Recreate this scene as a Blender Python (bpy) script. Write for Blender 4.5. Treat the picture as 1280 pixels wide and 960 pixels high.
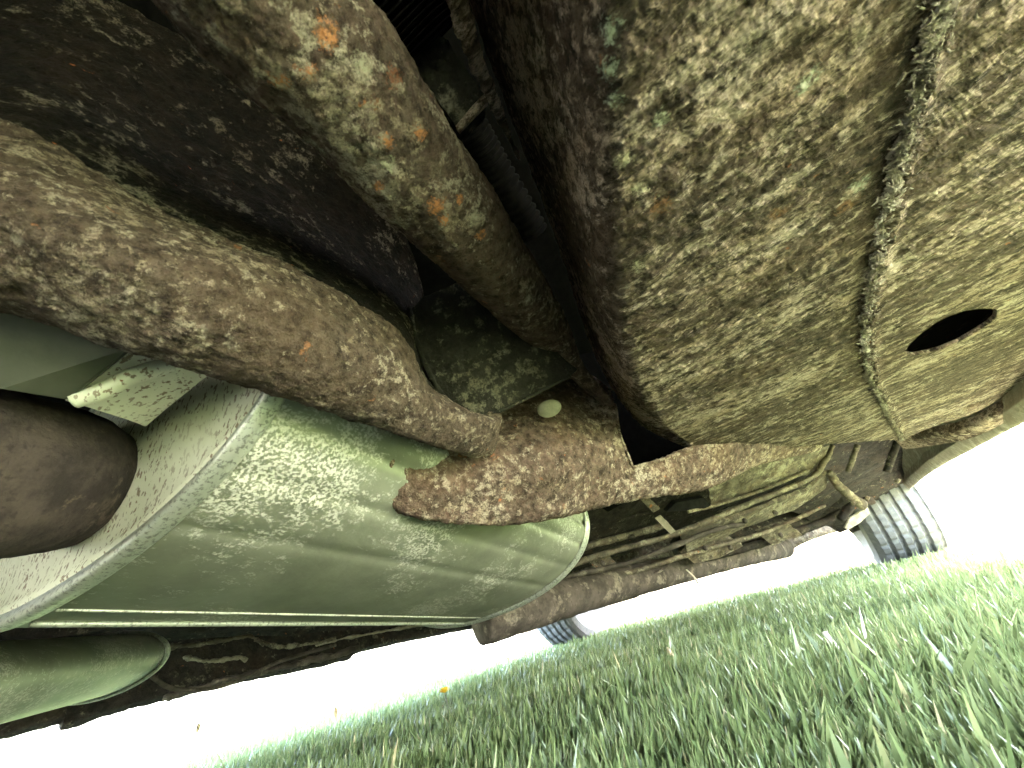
import bpy, bmesh, math, random
import numpy as np
from mathutils import Vector, noise, Matrix
random.seed(7); rng = np.random.default_rng(11)
scene = bpy.context.scene
for o in list(bpy.data.objects): bpy.data.objects.remove(o)
COL = scene.collection

# ------------------------------------------------------------------ camera
CAMZ = 0.12; FPX = 500.0; PITCH = math.radians(31.4); ROLL = math.radians(15.2)
C0 = Vector((0, 0, CAMZ))
FW = Vector((0, math.cos(PITCH), math.sin(PITCH)))
_u = Vector((0, -math.sin(PITCH), math.cos(PITCH))); _x = Vector((1, 0, 0))
RT = _x*math.cos(ROLL) - _u*math.sin(ROLL)
UP = _u*math.cos(ROLL) + _x*math.sin(ROLL)
cam_d = bpy.data.cameras.new('camera'); cam = bpy.data.objects.new('camera', cam_d); COL.objects.link(cam)
m = Matrix((RT, UP, -FW)).transposed().to_4x4(); m.translation = C0; cam.matrix_world = m
cam_d.sensor_width = 36.0; cam_d.lens = FPX/1280*36; cam_d.clip_start = 0.005; cam_d.clip_end = 3000
cam_d.dof.use_dof = True; cam_d.dof.focus_distance = 0.42; cam_d.dof.aperture_fstop = 20.0
scene.camera = cam
scene.render.resolution_x = 1024; scene.render.resolution_y = 768
scene.render.engine = 'CYCLES'
scene.cycles.max_bounces = 8; scene.cycles.diffuse_bounces = 5

# ------------------------------------------------------------------ light
AXH = math.radians(28.0)                      # heading of the car's long axis
UV_ = Vector((math.sin(AXH), math.cos(AXH), 0)); NV_ = Vector((math.cos(AXH), -math.sin(AXH), 0))
SUN_EL = math.radians(60.0); SUN_HEAD = math.radians(76.0)   # compass heading of the sun from +Y towards +X
world = bpy.data.worlds.new('World'); scene.world = world; world.use_nodes = True
wn = world.node_tree; wn.nodes.clear()
sky = wn.nodes.new('ShaderNodeTexSky'); sky.sky_type = 'NISHITA'; sky.sun_disc = False
sky.sun_elevation = SUN_EL; sky.sun_rotation = SUN_HEAD; sky.air_density = 1.0; sky.dust_density = 4.0; sky.ozone_density = 0.5
bg = wn.nodes.new('ShaderNodeBackground'); bg.inputs[1].default_value = 0.15
wo = wn.nodes.new('ShaderNodeOutputWorld')
wn.links.new(sky.outputs[0], bg.inputs[0]); wn.links.new(bg.outputs[0], wo.inputs[0])
sd = bpy.data.lights.new('sun', 'SUN'); sd.energy = 5.0; sd.angle = math.radians(0.5); sd.color = (1, 0.96, 0.91)
so = bpy.data.objects.new('sun', sd); COL.objects.link(so)
sv = Vector((math.sin(SUN_HEAD)*math.cos(SUN_EL), math.cos(SUN_HEAD)*math.cos(SUN_EL), math.sin(SUN_EL)))
so.rotation_euler = sv.to_track_quat('Z', 'Y').to_euler(); so.location = (0, 0, 6)
scene.view_settings.view_transform = 'Standard'; scene.view_settings.look = 'None'
scene.view_settings.gamma = 1.0; scene.view_settings.use_curve_mapping = False
scene.view_settings.exposure = 6.3

# ------------------------------------------------------------------ helpers
def P(px, py, d): return C0 + (FW + RT*((px-640)/FPX) + UP*((480-py)/FPX))*d
def D_(px, py): return FW + RT*((px-640)/FPX) + UP*((480-py)/FPX)
def Pz(px, py, z):
    v = D_(px, py); return C0 + v*((z-CAMZ)/v.z)
def Pn(px, py, n):
    v = D_(px, py); return C0 + v*(n/v.dot(NV_))
def W(u, n, z): return UV_*u + NV_*n + Vector((0, 0, z))
def pix(p):
    v = p-C0; d = v.dot(FW); return 640+FPX*v.dot(RT)/d, 480-FPX*v.dot(UP)/d
def mesh_obj(name, verts, faces, mat, parent=None, smooth=True, uvs=None):
    me = bpy.data.meshes.new(name); me.from_pydata([tuple(v) for v in verts], [], faces)
    if smooth: me.polygons.foreach_set('use_smooth', [True]*len(me.polygons))
    me.update(); o = bpy.data.objects.new(name, me); COL.objects.link(o)
    if mat: me.materials.append(mat)
    if parent: put(o, parent)
    return o
def put(o, parent):
    o.parent = parent
    if parent.type == 'EMPTY': o.matrix_parent_inverse = Matrix.Translation(-parent.location)
def tag(o, label=None, cat=None, group=None, kind=None):
    if label: o['label'] = label
    if cat: o['category'] = cat
    if group: o['group'] = group
    if kind: o['kind'] = kind
    return o
def empty(name, loc):
    o = bpy.data.objects.new(name, None); COL.objects.link(o); o.location = loc; o.empty_display_size = 0.1; return o
def crm(a, n):
    """Catmull-Rom upsample of array a (k,...,3) along axis 0 to n samples."""
    k = len(a); t = np.linspace(0, k-1, n); i = np.minimum(t.astype(int), k-2); f = (t-i)
    p = np.concatenate([a[:1]*2-a[1:2], a, a[-1:]*2-a[-2:-1]])
    f = f.reshape((-1,)+(1,)*(a.ndim-1))
    p0, p1, p2, p3 = p[i], p[i+1], p[i+2], p[i+3]
    return 0.5*((2*p1)+(-p0+p2)*f+(2*p0-5*p1+4*p2-p3)*f*f+(-p0+3*p1-3*p2+p3)*f**3)
def fb(v, s, o=4, off=0.0):
    q = Vector((v[0]*s+off, v[1]*s+off*1.7, v[2]*s)); return noise.fractal(q, 0.7, 2.2, o)
def grid_mesh(name, G, mat, parent, amp=0.0, sc=60.0, amp2=0.0, sc2=250.0, closed=False, thick=0.0, hole=None, fn=None):
    nr, nc = G.shape[:2]; V = G.reshape(-1, 3).copy()
    gu = np.gradient(G, axis=0); gv = np.gradient(G, axis=1)
    N = np.cross(gu, gv).reshape(-1, 3); N /= (np.linalg.norm(N, axis=1)[:, None]+1e-12)
    cc = V-np.array(C0)
    if (N*cc).sum(1).mean() > 0: N = -N
    if amp or amp2 or fn:
        for i in range(len(V)):
            h = 0
            if amp: h += amp*fb(V[i], sc, 4, 3.1)
            if amp2: h += amp2*fb(V[i], sc2, 2, 9.1)
            if fn: h += fn(V[i], i//nc, i % nc)
            V[i] += N[i]*h
    idx = np.arange(nr*nc).reshape(nr, nc)
    F = []
    if closed: idx = np.concatenate([idx, idx[:, :1]], 1)
    a = idx[:-1, :-1].ravel(); b = idx[1:, :-1].ravel(); c = idx[1:, 1:].ravel(); d = idx[:-1, 1:].ravel()
    F = np.stack([a, b, c, d], 1).tolist()
    if hole is not None:
        PX = [pix(Vector(v)) for v in V]
        def inside(x, y):
            r = False; j = len(hole)-1
            for i in range(len(hole)):
                xi, yi = hole[i]; xj, yj = hole[j]
                if (yi > y) != (yj > y) and x < (xj-xi)*(y-yi)/(yj-yi)+xi: r = not r
                j = i
            return r
        keep = []; rim = set()
        for f in F:
            cx = sum(PX[i][0] for i in f)/4; cy = sum(PX[i][1] for i in f)/4
            if inside(cx, cy): rim.update(f)
            else: keep.append(f)
        used = set(i for f in keep for i in f)
        for i in rim & used:
            best = None
            for k in range(len(hole)):
                x0, y0 = hole[k-1]; x1, y1 = hole[k]; dx, dy = x1-x0, y1-y0
                t = max(0, min(1, ((PX[i][0]-x0)*dx+(PX[i][1]-y0)*dy)/(dx*dx+dy*dy+1e-9)))
                qx, qy = x0+t*dx, y0+t*dy; dd = (qx-PX[i][0])**2+(qy-PX[i][1])**2
                if best is None or dd < best[0]: best = (dd, qx, qy)
            V[i] = np.array(Pz(best[1], best[2], V[i][2]))
        F = keep
    o = mesh_obj(name, V, F, mat, parent)
    if thick:
        md = o.modifiers.new('thickness', 'SOLIDIFY'); md.thickness = thick; md.offset = -1
        # make normals face the viewer side so the thickness grows away from it
        me = o.data
        if len(me.polygons):
            s = 0
            for p in list(me.polygons)[::max(1, len(me.polygons)//200)]:
                s += p.normal.dot(Vector(p.center)-C0)
            if s > 0: me.flip_normals()
    return o
def loft(name, rows, n, mcols, mat, parent, **k):
    """rows: list of rows of (px,py,d) or Vectors"""
    A = np.array([[tuple(p if isinstance(p, Vector) else P(*p)) for p in r] for r in rows])
    A = crm(A, n); A = np.swapaxes(crm(np.swapaxes(A, 0, 1), mcols), 0, 1)
    return grid_mesh(name, A, mat, parent, **k)
def tube(name, pts, rad, mat, parent, n=40, seg=24, amp=0, sc=60, amp2=0, sc2=250, flat=1.0, cap=True, rfn=None, linear=False):
    A = np.array([tuple(p if isinstance(p, Vector) else P(*p)) for p in pts])
    if not hasattr(rad, '__len__'): rad = [rad]*len(pts)
    R = np.array(rad, float)[:, None]
    if len(pts) > 2 and not linear: A = crm(A, n); R = crm(R, n)
    else:
        t = np.linspace(0, len(pts)-1, n); A = np.stack([np.interp(t, range(len(pts)), A[:, j]) for j in range(3)], 1)
        R = np.interp(t, range(len(pts)), R[:, 0])[:, None]
    T = np.gradient(A, axis=0); T /= np.linalg.norm(T, axis=1)[:, None]+1e-12
    up = Vector((0, 0, 1)); V = []; nn = None
    for i in range(n):
        t = Vector(T[i]); 
        if nn is None: nn = (up - t*t.dot(up)); nn = nn.normalized() if nn.length > .1 else t.orthogonal().normalized()
        else: nn = (nn-t*t.dot(nn)).normalized()
        bb = t.cross(nn); r = R[i, 0]*(rfn(i/(n-1)) if rfn else 1)
        for k in range(seg):
            a = 2*math.pi*k/seg; dv = nn*math.cos(a)*flat+bb*math.sin(a)
            p = Vector(A[i])+dv*r
            if amp: p += dv*amp*fb(p, sc, 4, 1.3)
            if amp2: p += dv*amp2*fb(p, sc2, 2, 5.3)
            V.append(p)
    F = []
    for i in range(n-1):
        for k in range(seg):
            k2 = (k+1) % seg; F.append((i*seg+k, i*seg+k2, (i+1)*seg+k2, (i+1)*seg+k))
    if cap: F.append(tuple(range(seg-1, -1, -1))); F.append(tuple((n-1)*seg+k for k in range(seg)))
    return mesh_obj(name, V, F, mat, parent)
def slab(name, pts, th, mat, parent, bevel=0.0, sub=0, amp=0, sc=80):
    """polygon of (px,py,d)/Vectors, thickness th grown away from the camera side"""
    V = [p if isinstance(p, Vector) else P(*p) for p in pts]
    c = sum(V, Vector())/len(V); nrm = Vector()
    for i in range(len(V)): nrm += (V[i-1]-c).cross(V[i]-c)
    nrm.normalize()
    if nrm.dot(c-C0) < 0: nrm = -nrm
    bm = bmesh.new(); a = [bm.verts.new(v) for v in V]; b = [bm.verts.new(v+nrm*th) for v in V]
    bm.faces.new(a); bm.faces.new(b[::-1])
    for i in range(len(V)): bm.faces.new((a[i-1], b[i-1], b[i], a[i]))
    if bevel: bmesh.ops.bevel(bm, geom=bm.edges[:], offset=bevel, segments=2, affect='EDGES')
    if sub:
        bmesh.ops.triangulate(bm, faces=bm.faces[:])
        bmesh.ops.subdivide_edges(bm, edges=bm.edges[:], cuts=sub, use_grid_fill=True)
    bmesh.ops.recalc_face_normals(bm, faces=bm.faces[:])
    if amp:
        for v in bm.verts: v.co += Vector((fb(v.co, sc, 3, 1), fb(v.co, sc, 3, 4), fb(v.co, sc, 3, 8)))*amp
    me = bpy.data.meshes.new(name); bm.to_mesh(me); bm.free(); me.materials.append(mat)
    o = bpy.data.objects.new(name, me); COL.objects.link(o); put(o, parent); return o

# ------------------------------------------------------------------ materials
class NT:
    def __init__(s, name):
        s.m = bpy.data.materials.new(name); s.m.use_nodes = True; s.t = s.m.node_tree; s.t.nodes.clear()
        s.out = s.n('ShaderNodeOutputMaterial'); s.b = s.n('ShaderNodeBsdfPrincipled'); s.l(s.b.outputs[0], s.out.inputs[0])
        s.tc = s.n('ShaderNodeTexCoord')
    def n(s, t, **k):
        x = s.t.nodes.new(t)
        for a, v in k.items(): setattr(x, a, v)
        return x
    def l(s, a, b): s.t.links.new(a, b)
    def vec(s, sc=(1, 1, 1), rot=(0, 0, 0), loc=(0, 0, 0)):
        mp = s.n('ShaderNodeMapping'); mp.inputs['Scale'].default_value = sc; mp.inputs['Rotation'].default_value = rot
        mp.inputs['Location'].default_value = loc; s.l(s.tc.outputs['Object'], mp.inputs[0]); return mp.outputs[0]
    def noise(s, v, scale, detail=6, rough=.6, dist=0.0):
        x = s.n('ShaderNodeTexNoise'); x.inputs['Scale'].default_value = scale; x.inputs['Detail'].default_value = detail
        x.inputs['Roughness'].default_value = rough; x.inputs['Distortion'].default_value = dist; s.l(v, x.inputs['Vector']); return x.outputs['Fac']
    def ramp(s, f, lo, hi, a=0.0, b=1.0):
        x = s.n('ShaderNodeMapRange'); x.interpolation_type = 'SMOOTHSTEP'
        x.inputs[1].default_value = lo; x.inputs[2].default_value = hi; x.inputs[3].default_value = a; x.inputs[4].default_value = b
        s.l(f, x.inputs[0]); return x.outputs[0]
    def math(s, op, a, b):
        x = s.n('ShaderNodeMath', operation=op)
        for i, v in enumerate((a, b)):
            if isinstance(v, (int, float)): x.inputs[i].default_value = v
            else: s.l(v, x.inputs[i])
        return x.outputs[0]
    def mix(s, f, a, b):
        x = s.n('ShaderNodeMix', data_type='RGBA')
        if isinstance(f, (int, float)): x.inputs[0].default_value = f
        else: s.l(f, x.inputs[0])
        for i, v in ((6, a), (7, b)):
            if isinstance(v, tuple): x.inputs[i].default_value = v+(1,)
            else: s.l(v, x.inputs[i])
        return x.outputs[2]
    def bump(s, h, strength, dist, prev=None):
        x = s.n('ShaderNodeBump'); x.inputs['Strength'].default_value = strength; x.inputs['Distance'].default_value = dist
        s.l(h, x.inputs['Height'])
        if prev: s.l(prev, x.inputs['Normal'])
        return x.outputs[0]
    def fin(s, col, rough, normal=None, metal=None):
        (s.l(col, s.b.inputs['Base Color']) if not isinstance(col, tuple) else setattr(s.b.inputs['Base Color'], 'default_value', col+(1,)))
        for key, v in (('Roughness', rough), ('Metallic', metal)):
            if v is None: continue
            if isinstance(v, (int, float)): s.b.inputs[key].default_value = v
            else: s.l(v, s.b.inputs[key])
        if normal: s.l(normal, s.b.inputs['Normal'])
        return s.m
STAINS = []
def stain_on(o, matname):
    """put each stain of a material where it sits on the finished part"""
    from mathutils.bvhtree import BVHTree
    t = BVHTree.FromPolygons([v.co for v in o.data.vertices], [tuple(p.vertices) for p in o.data.polygons])
    for nm, nd, pt in STAINS:
        if nm == matname:
            h = t.ray_cast(C0, D_(*pt).normalized())
            if h[0] is not None: nd.inputs[1].default_value = tuple(h[0])
def crust(name, dark, brown, pale, scale=90, amt=0.5, rust=0.5, rustcol=(.50, .17, .06), stretch=(1, 1, 1), rot=(0, 0, 0), bump=1.0, big=14, spots=()):
    s = NT(name); v = s.vec(stretch, rot)
    if stretch != (1, 1, 1): v.node.vector_type = 'TEXTURE'
    g = s.noise(v, scale*.9, 6, .7); base = s.mix(s.ramp(g, .35, .65), dark, brown)
    f1 = s.noise(v, scale, 9, .68, .3); f2 = s.noise(v, big, 3, .5)
    lv = s.math('ADD', f1, s.math('MULTIPLY', s.math('SUBTRACT', f2, .5), .55))
    th = .66-.28*amt
    f3 = s.noise(v, scale*2.1, 8, .75); lv2 = s.math('ADD', lv, s.math('MULTIPLY', s.math('SUBTRACT', f3, .5), .6))
    pm = s.ramp(lv2, th-.04, th+.11)
    gr = s.noise(v, scale*7, 3, .7); pm2 = s.math('MULTIPLY', pm, s.ramp(gr, .30, .62, .30, 1))
    tone = s.ramp(s.noise(v, scale*.35, 5, .65), .35, .65)
    base = s.mix(s.math('MULTIPLY', s.ramp(s.noise(v, scale*1.6, 6, .7), .42, .6), .42 if amt > .34 else .06), base, (pale[0]*.42, pale[1]*.38, pale[2]*.36))
    col = s.mix(pm2, base, s.mix(tone, (pale[0]*.72, pale[1]*.66, pale[2]*.60), pale))
    pits = s.ramp(s.noise(v, scale*3.2, 3, .6), .56, .68)
    col = s.mix(s.math('MULTIPLY', pits, .75), col, dark)
    if rust:
        r1 = s.ramp(s.noise(s.vec((1, 1, 1), (0, 0, 0), (7, 3, 1)), 70, 6, .6, .4), .69-.05*rust, .74-.04*rust)
        r2 = s.ramp(s.noise(v, scale*2.5, 3, .6), .38, .6)
        col = s.mix(s.math('MULTIPLY', s.math('MULTIPLY', r1, r2), .9), col, rustcol)
        r3 = s.ramp(s.noise(s.vec((1, 1, 1), (0, 0, 0), (1, 8, 4)), 17, 4, .6), .45, .7)
        col = s.mix(s.math('MULTIPLY', r3, .28*rust), col, (rustcol[0]*.5, rustcol[1]*.7, rustcol[2]*.8))
    for (pt, rad, colr) in spots:        # individual stains with an outline of their own
        dn = s.n('ShaderNodeVectorMath', operation='DISTANCE'); s.l(s.tc.outputs['Object'], dn.inputs[0]); dn.inputs[1].default_value = tuple(P(pt[0], pt[1], .2)); STAINS.append((name, dn, pt))
        ed = s.math('ADD', s.math('DIVIDE', dn.outputs['Value'], rad*.82), s.math('MULTIPLY', s.math('SUBTRACT', f1, .5), 3.2))
        ed = s.math('ADD', ed, s.math('MULTIPLY', s.math('SUBTRACT', gr, .5), 2.6))
        vein = s.ramp(s.noise(s.vec((1, 1, 1), (0, 0, 0), (5, 2, 9)), scale*3.4, 4, .65), .38, .58, .15, 1)
        k_ = s.math('MULTIPLY', s.ramp(ed, .45, 1.15, .85, 0), vein)
        col = s.mix(k_, col, colr)
    n1 = s.bump(lv, 1.0*bump, .006); n2 = s.bump(gr, .9*bump, .0011, n1)
    vo = s.n('ShaderNodeTexVoronoi'); vo.inputs['Scale'].default_value = scale*5; s.l(v, vo.inputs['Vector'])
    n3 = s.bump(vo.outputs['Distance'], .4*bump, .0007, n2)
    s.b.inputs['Specular IOR Level'].default_value = .22
    return s.fin(col, .88, n3)
M = {}
OR = (.72, .30, .13)
M['tank'] = crust('mud_caked_steel', (.022, .016, .012), (.12, .082, .060), (.76, .62, .53), 125, .55, .3, bump=1.5, stretch=(2.1, 1, 1), rot=(0, 0, math.radians(-32)),
    spots=[((762, 40), .0050, (.60, .66, .52)), ((764, 85), .0045, (.55, .60, .46)), ((768, 125), .004, (.56, .6, .46)), ((826, 258), .0065, (.34, .17, .09)), ((826, 150), .004, (.58, .58, .46)), ((800, 235), .005, (.75, .66, .5)), ((778, 200), .0045, (.75, .66, .5)),
           ((1140, 60), .008, (.05, .045, .038)), ((1125, 120), .007, (.06, .05, .04)), ((1110, 180), .006, (.06, .05, .04)), ((975, 265), .006, (.32, .17, .09)), ((1060, 255), .007, (.30, .16, .09)), ((800, 330), .006, (.70, .62, .48)), ((1010, 105), .006, (.62, .62, .5)), ((1075, 232), .007, (.6, .62, .5))])
AD = .0
M['arm'] = crust('rusted_arm', (.035, .022, .019), (.17, .112, .092), (.58, .50, .42), 125, .40, .5, (.50, .22, .11), bump=1.2,
    spots=[((524, 165), .0048, OR), ((493, 96), .0050, (.34, .13, .07)), ((484, 176), .0035, OR), ((547, 258), .0055, OR), ((556, 275), .004, OR), ((474, 232), .003, OR), ((575, 248), .003, OR), ((600, 295), .004, OR), ((350, 100), .004, OR), ((408, 40), .005, OR), ((385, 90), .003, OR), ((470, 130), .003, (.34, .15, .08)),
           ((485, 208), .0042, (.62, .60, .46)), ((592, 272), .006, (.58, .52, .42)), ((455, 85), .005, (.55, .52, .40)), ((395, 180), .006, (.5, .5, .38)), ((500, 280), .006, (.55, .5, .4)), ((660, 375), .005, (.6, .52, .42))])
M['beam'] = crust('rusted_beam', (.035, .023, .019), (.155, .108, .083), (.56, .48, .39), 150, .38, .5, (.45, .2, .1), bump=1.2)
M['cross'] = crust('rusted_crossmember', (.04, .026, .021), (.20, .132, .105), (.66, .56, .46), 105, .46, .8, (.50, .20, .10))
M['dark'] = crust('dark_underbody', (.018, .016, .016), (.05, .042, .036), (.28, .26, .2), 60, .12, .25)
M['plate'] = crust('dark_plate', (.022, .021, .018), (.045, .042, .034), (.26, .245, .19), 75, .16, 0)
M['under'] = crust('olive_underbody', (.06, .05, .042), (.18, .155, .12), (.42, .39, .30), 45, .45, .5, bump=.6)
M['brownpipe'] = crust('brown_exhaust', (.05, .042, .036), (.11, .092, .08), (.26, .23, .19), 28, .3, 0, bump=.4)
M['pale'] = crust('pale_dusty_metal', (.26, .23, .18), (.38, .34, .27), (.60, .56, .48), 60, .5, .3, bump=.5)
M['fray'] = crust('frayed_sealer', (.10, .08, .065), (.36, .31, .25), (.80, .74, .64), 170, .62, .1)

def muffler_mat():
    s = NT('aluminised_steel'); v = s.vec()
    f = s.noise(s.vec((1, .55, 1), (0, 0, math.radians(20))), 130, 9, .75, .5); big = s.noise(v, 9, 3, .5)
    st = s.ramp(s.math('ADD', f, s.math('MULTIPLY', s.math('SUBTRACT', big, .5), 1.0)), .50, .62)
    fine = s.ramp(s.noise(v, 420, 3, .6), .42, .58)
    st = s.math('MULTIPLY', st, fine)
    col = s.mix(s.ramp(s.noise(v, 20, 4, .6), .3, .7), (.27, .285, .225), (.36, .375, .30))
    col = s.mix(st, col, (.66, .65, .60))
    rg = s.ramp(st, 0, 1, .52, .85)
    mt = s.ramp(st, 0, 1, .45, .05)
    n = s.bump(s.noise(v, 24, 4, .5), .35, .004); n = s.bump(f, .12, .001, n)
    return s.fin(col, rg, n, mt)
M['muffler'] = muffler_mat()
def cap_mat():
    s = NT('speckled_end_cap'); v = s.vec((1, 1, 1))
    sp = s.ramp(s.noise(s.vec((1, 1, .5)), 360, 3, .55), .56, .62)
    dens = s.ramp(s.noise(v, 18, 3, .5), .3, .6, .3, 1)
    sp = s.math('MULTIPLY', sp, dens)
    bigr = s.ramp(s.noise(s.vec((1, 1, 1), (0, 0, 0), (2, 2, 2)), 130, 6, .65), .66, .7)
    col = s.mix(s.ramp(s.noise(v, 35, 5, .6), .3, .7), (.78, .78, .66), (.86, .85, .74))
    col = s.mix(s.math('MULTIPLY', sp, .85), col, (.20, .12, .07)); col = s.mix(bigr, col, (.24, .10, .05))
    n = s.bump(s.noise(v, 400, 3, .6), .25, .0006)
    return s.fin(col, .6, n, .1)
M['cap'] = cap_mat()
def rim_mat():
    s = NT('galvanised_rim'); v = s.vec()
    f = s.ramp(s.noise(v, 330, 4, .7), .5, .62)
    col = s.mix(f, (.62, .64, .58), (.30, .31, .28)); n = s.bump(f, .2, .0006)
    return s.fin(col, .42, n, .55)
M['rim'] = rim_mat()
def simple(name, a, b, sc, rough, metal=0, bump=.3, spec=.5):
    s = NT(name); s.b.inputs['Specular IOR Level'].default_value = spec; v = s.vec(); f = s.noise(v, sc, 6, .65)
    return s.fin(s.mix(s.ramp(f, .3, .7), a, b), rough, s.bump(s.noise(v, sc*4, 4, .6), bump, .001), metal)
M['rustpipe'] = crust('dark_rusty_sleeve', (.034, .027, .026), (.08, .062, .056), (.18, .14, .115), 60, .12, .12, (.20, .10, .07), bump=.7)
M['greenplate'] = simple('dull_green_plate', (.06, .065, .045), (.09, .095, .07), 30, .6, .2)
M['rubber'] = simple('tyre_rubber', (.11, .11, .118), (.17, .17, .175), 60, .75)
M['black'] = simple('recess_shade_black', (.008, .008, .008), (.02, .019, .017), 90, .8, spec=.1)
M['shade_black'] = simple('shade_black_rubber', (.003, .003, .003), (.008, .0075, .007), 90, .9, spec=.04)  # near-black so the floor and gaps read as shade; also hose and bellows
M['disc'] = simple('pale_disc', (.22, .21, .15), (.34, .33, .24), 120, .8)
M['paint'] = simple('cream_paint', (.50, .48, .38), (.62, .6, .5), 12, .4)
M['wheelmetal'] = simple('wheel_steel', (.07, .065, .065), (.14, .13, .13), 30, .6, .2)
M['glass'] = simple('car_glass', (.02, .025, .03), (.03, .035, .04), 3, .08)

def grass_mat():
    s = NT('grass_blade')
    at = s.n('ShaderNodeAttribute'); at.attribute_name = 'tint'
    sep = s.n('ShaderNodeSeparateColor'); s.l(at.outputs['Color'], sep.inputs[0])
    c = s.mix(s.ramp(sep.outputs[0], 0, 1), (.085, .125, .042), (.185, .238, .085))
    c = s.mix(s.ramp(sep.outputs[1], .80, .95), c, (.28, .31, .13))
    c = s.mix(s.ramp(sep.outputs[1], .965, .985), c, (.42, .36, .2))
    c = s.mix(s.ramp(sep.outputs[2], 0, .5, .75, 0), c, (.08, .085, .055))     # root shade painted in: darker foot of each blade
    s.l(c, s.b.inputs['Base Color']); s.b.inputs['Roughness'].default_value = .33
    tr = s.n('ShaderNodeBsdfTranslucent'); s.l(s.mix(.5, c, (.23, .275, .13)), tr.inputs[0])
    mx = s.n('ShaderNodeMixShader'); mx.inputs[0].default_value = .38
    s.l(s.b.outputs[0], mx.inputs[1]); s.l(tr.outputs[0], mx.inputs[2]); s.l(mx.outputs[0], s.out.inputs[0])
    return s.m
M['grass'] = grass_mat()
def ground_mat():
    s = NT('lawn_ground'); v = s.vec()
    c = s.mix(s.ramp(s.noise(v, 60, 6, .7), .3, .7), (.06, .06, .04), (.12, .15, .075))
    c = s.mix(s.ramp(s.noise(v, 3, 4, .6), .3, .7), c, (.175, .168, .15))
    return s.fin(c, .95, s.bump(s.noise(v, 180, 4, .6), .6, .01))
M['ground'] = ground_mat()

# ------------------------------------------------------------------ ground
n = 60; xs = np.sign(np.linspace(-1, 1, n))*np.abs(np.linspace(-1, 1, n))**4*1500
V = [(x, y, 0) for y in xs for x in xs]
F = [(j*n+i, j*n+i+1, (j+1)*n+i+1, (j+1)*n+i) for j in range(n-1) for i in range(n-1)]
g = mesh_obj('ground', V, F, M['ground']); tag(g, kind='structure')

# ------------------------------------------------------------------ lawn
def blades(N, rmin, rmax, h0, h1, seed, name, w0=.0022):
    r_ = np.random.default_rng(seed)
    r = rmin*(rmax/rmin)**r_.random(N); a0, a1 = h0, h1; th = a0+(a1-a0)*r_.random(N)
    x = r*np.sin(th); y = r*np.cos(th)
    # patchy height and lean
    hh = (.026+.020*r_.random(N))*(1+.22*np.sin(x*9+np.sin(y*7)*2)*np.cos(y*11+1))
    hh = np.where(r_.random(N) < .03, hh*1.35, hh)
    hh *= np.clip(.75+r*.5, .75, 1)
    w = (w0+.0024*r_.random(N)**2)*np.maximum(1, r/1.3)
    az = r_.random(N)*2*np.pi; lean = r_.normal(0, .30, N); laz = r_.random(N)*2*np.pi
    dx, dy = np.cos(az), np.sin(az); lx, ly = np.cos(laz)*lean+.12, np.sin(laz)*lean-.05
    bend = r_.random(N)*.5
    K = 4; pts = []
    for k in range(K):
        t = k/(K-1); off = (t+bend*t*t*1.2)*hh; ww = w*(1-.15*t-(.75 if k == K-1 else 0))*.5
        cx = x+lx*off; cy = y+ly*off; cz = hh*(t-.25*bend*t*t)-.002
        pts.append(np.stack([cx-dx*ww, cy-dy*ww, cz], 1)); pts.append(np.stack([cx+dx*ww, cy+dy*ww, cz], 1))
    Vv = np.stack(pts, 1).reshape(-1, 3); nv = 2*K
    base = (np.arange(N)*nv)[:, None]
    q = np.array([[2*k, 2*k+1, 2*k+3, 2*k+2] for k in range(K-1)])
    Q = (base[:, :, None]+q[None]).reshape(-1, 4)
    me = bpy.data.meshes.new(name); me.vertices.add(len(Vv)); me.vertices.foreach_set('co', Vv.ravel().astype(np.float32))
    me.loops.add(len(Q)*4); me.loops.foreach_set('vertex_index', Q.ravel().astype(np.int32))
    me.polygons.add(len(Q)); me.polygons.foreach_set('loop_start', (np.arange(len(Q))*4).astype(np.int32))
    me.update(calc_edges=True); me.validate()
    ca = me.color_attributes.new('tint', 'FLOAT_COLOR', 'POINT')
    col = np.ones((N, nv, 4), np.float32); col[:, :, 0] = r_.random(N)[:, None]; col[:, :, 1] = r_.random(N)[:, None]
    col[:, :, 2] = (np.arange(nv)//2/(K-1))[None]
    ca.data.foreach_set('color', col.ravel())
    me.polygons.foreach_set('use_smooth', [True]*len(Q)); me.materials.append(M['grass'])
    return me
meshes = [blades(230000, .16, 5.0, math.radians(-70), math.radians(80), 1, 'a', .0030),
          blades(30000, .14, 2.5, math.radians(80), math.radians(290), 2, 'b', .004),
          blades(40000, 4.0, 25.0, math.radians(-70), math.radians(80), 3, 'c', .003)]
bm = bmesh.new()
for me in meshes: bm.from_mesh(me)
me = bpy.data.meshes.new('lawn_grass'); bm.to_mesh(me); bm.free(); me.materials.append(M['grass'])
lawn = bpy.data.objects.new('lawn_grass', me); COL.objects.link(lawn)
tag(lawn, 'dense green lawn grass under and around the car', 'grass', kind='stuff')

# ------------------------------------------------------------------ the car
car = empty('car', W(.7, -.45, 0))
tag(car, 'old cream car seen from below with rusty mud caked underside and mufflers', 'car')

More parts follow.
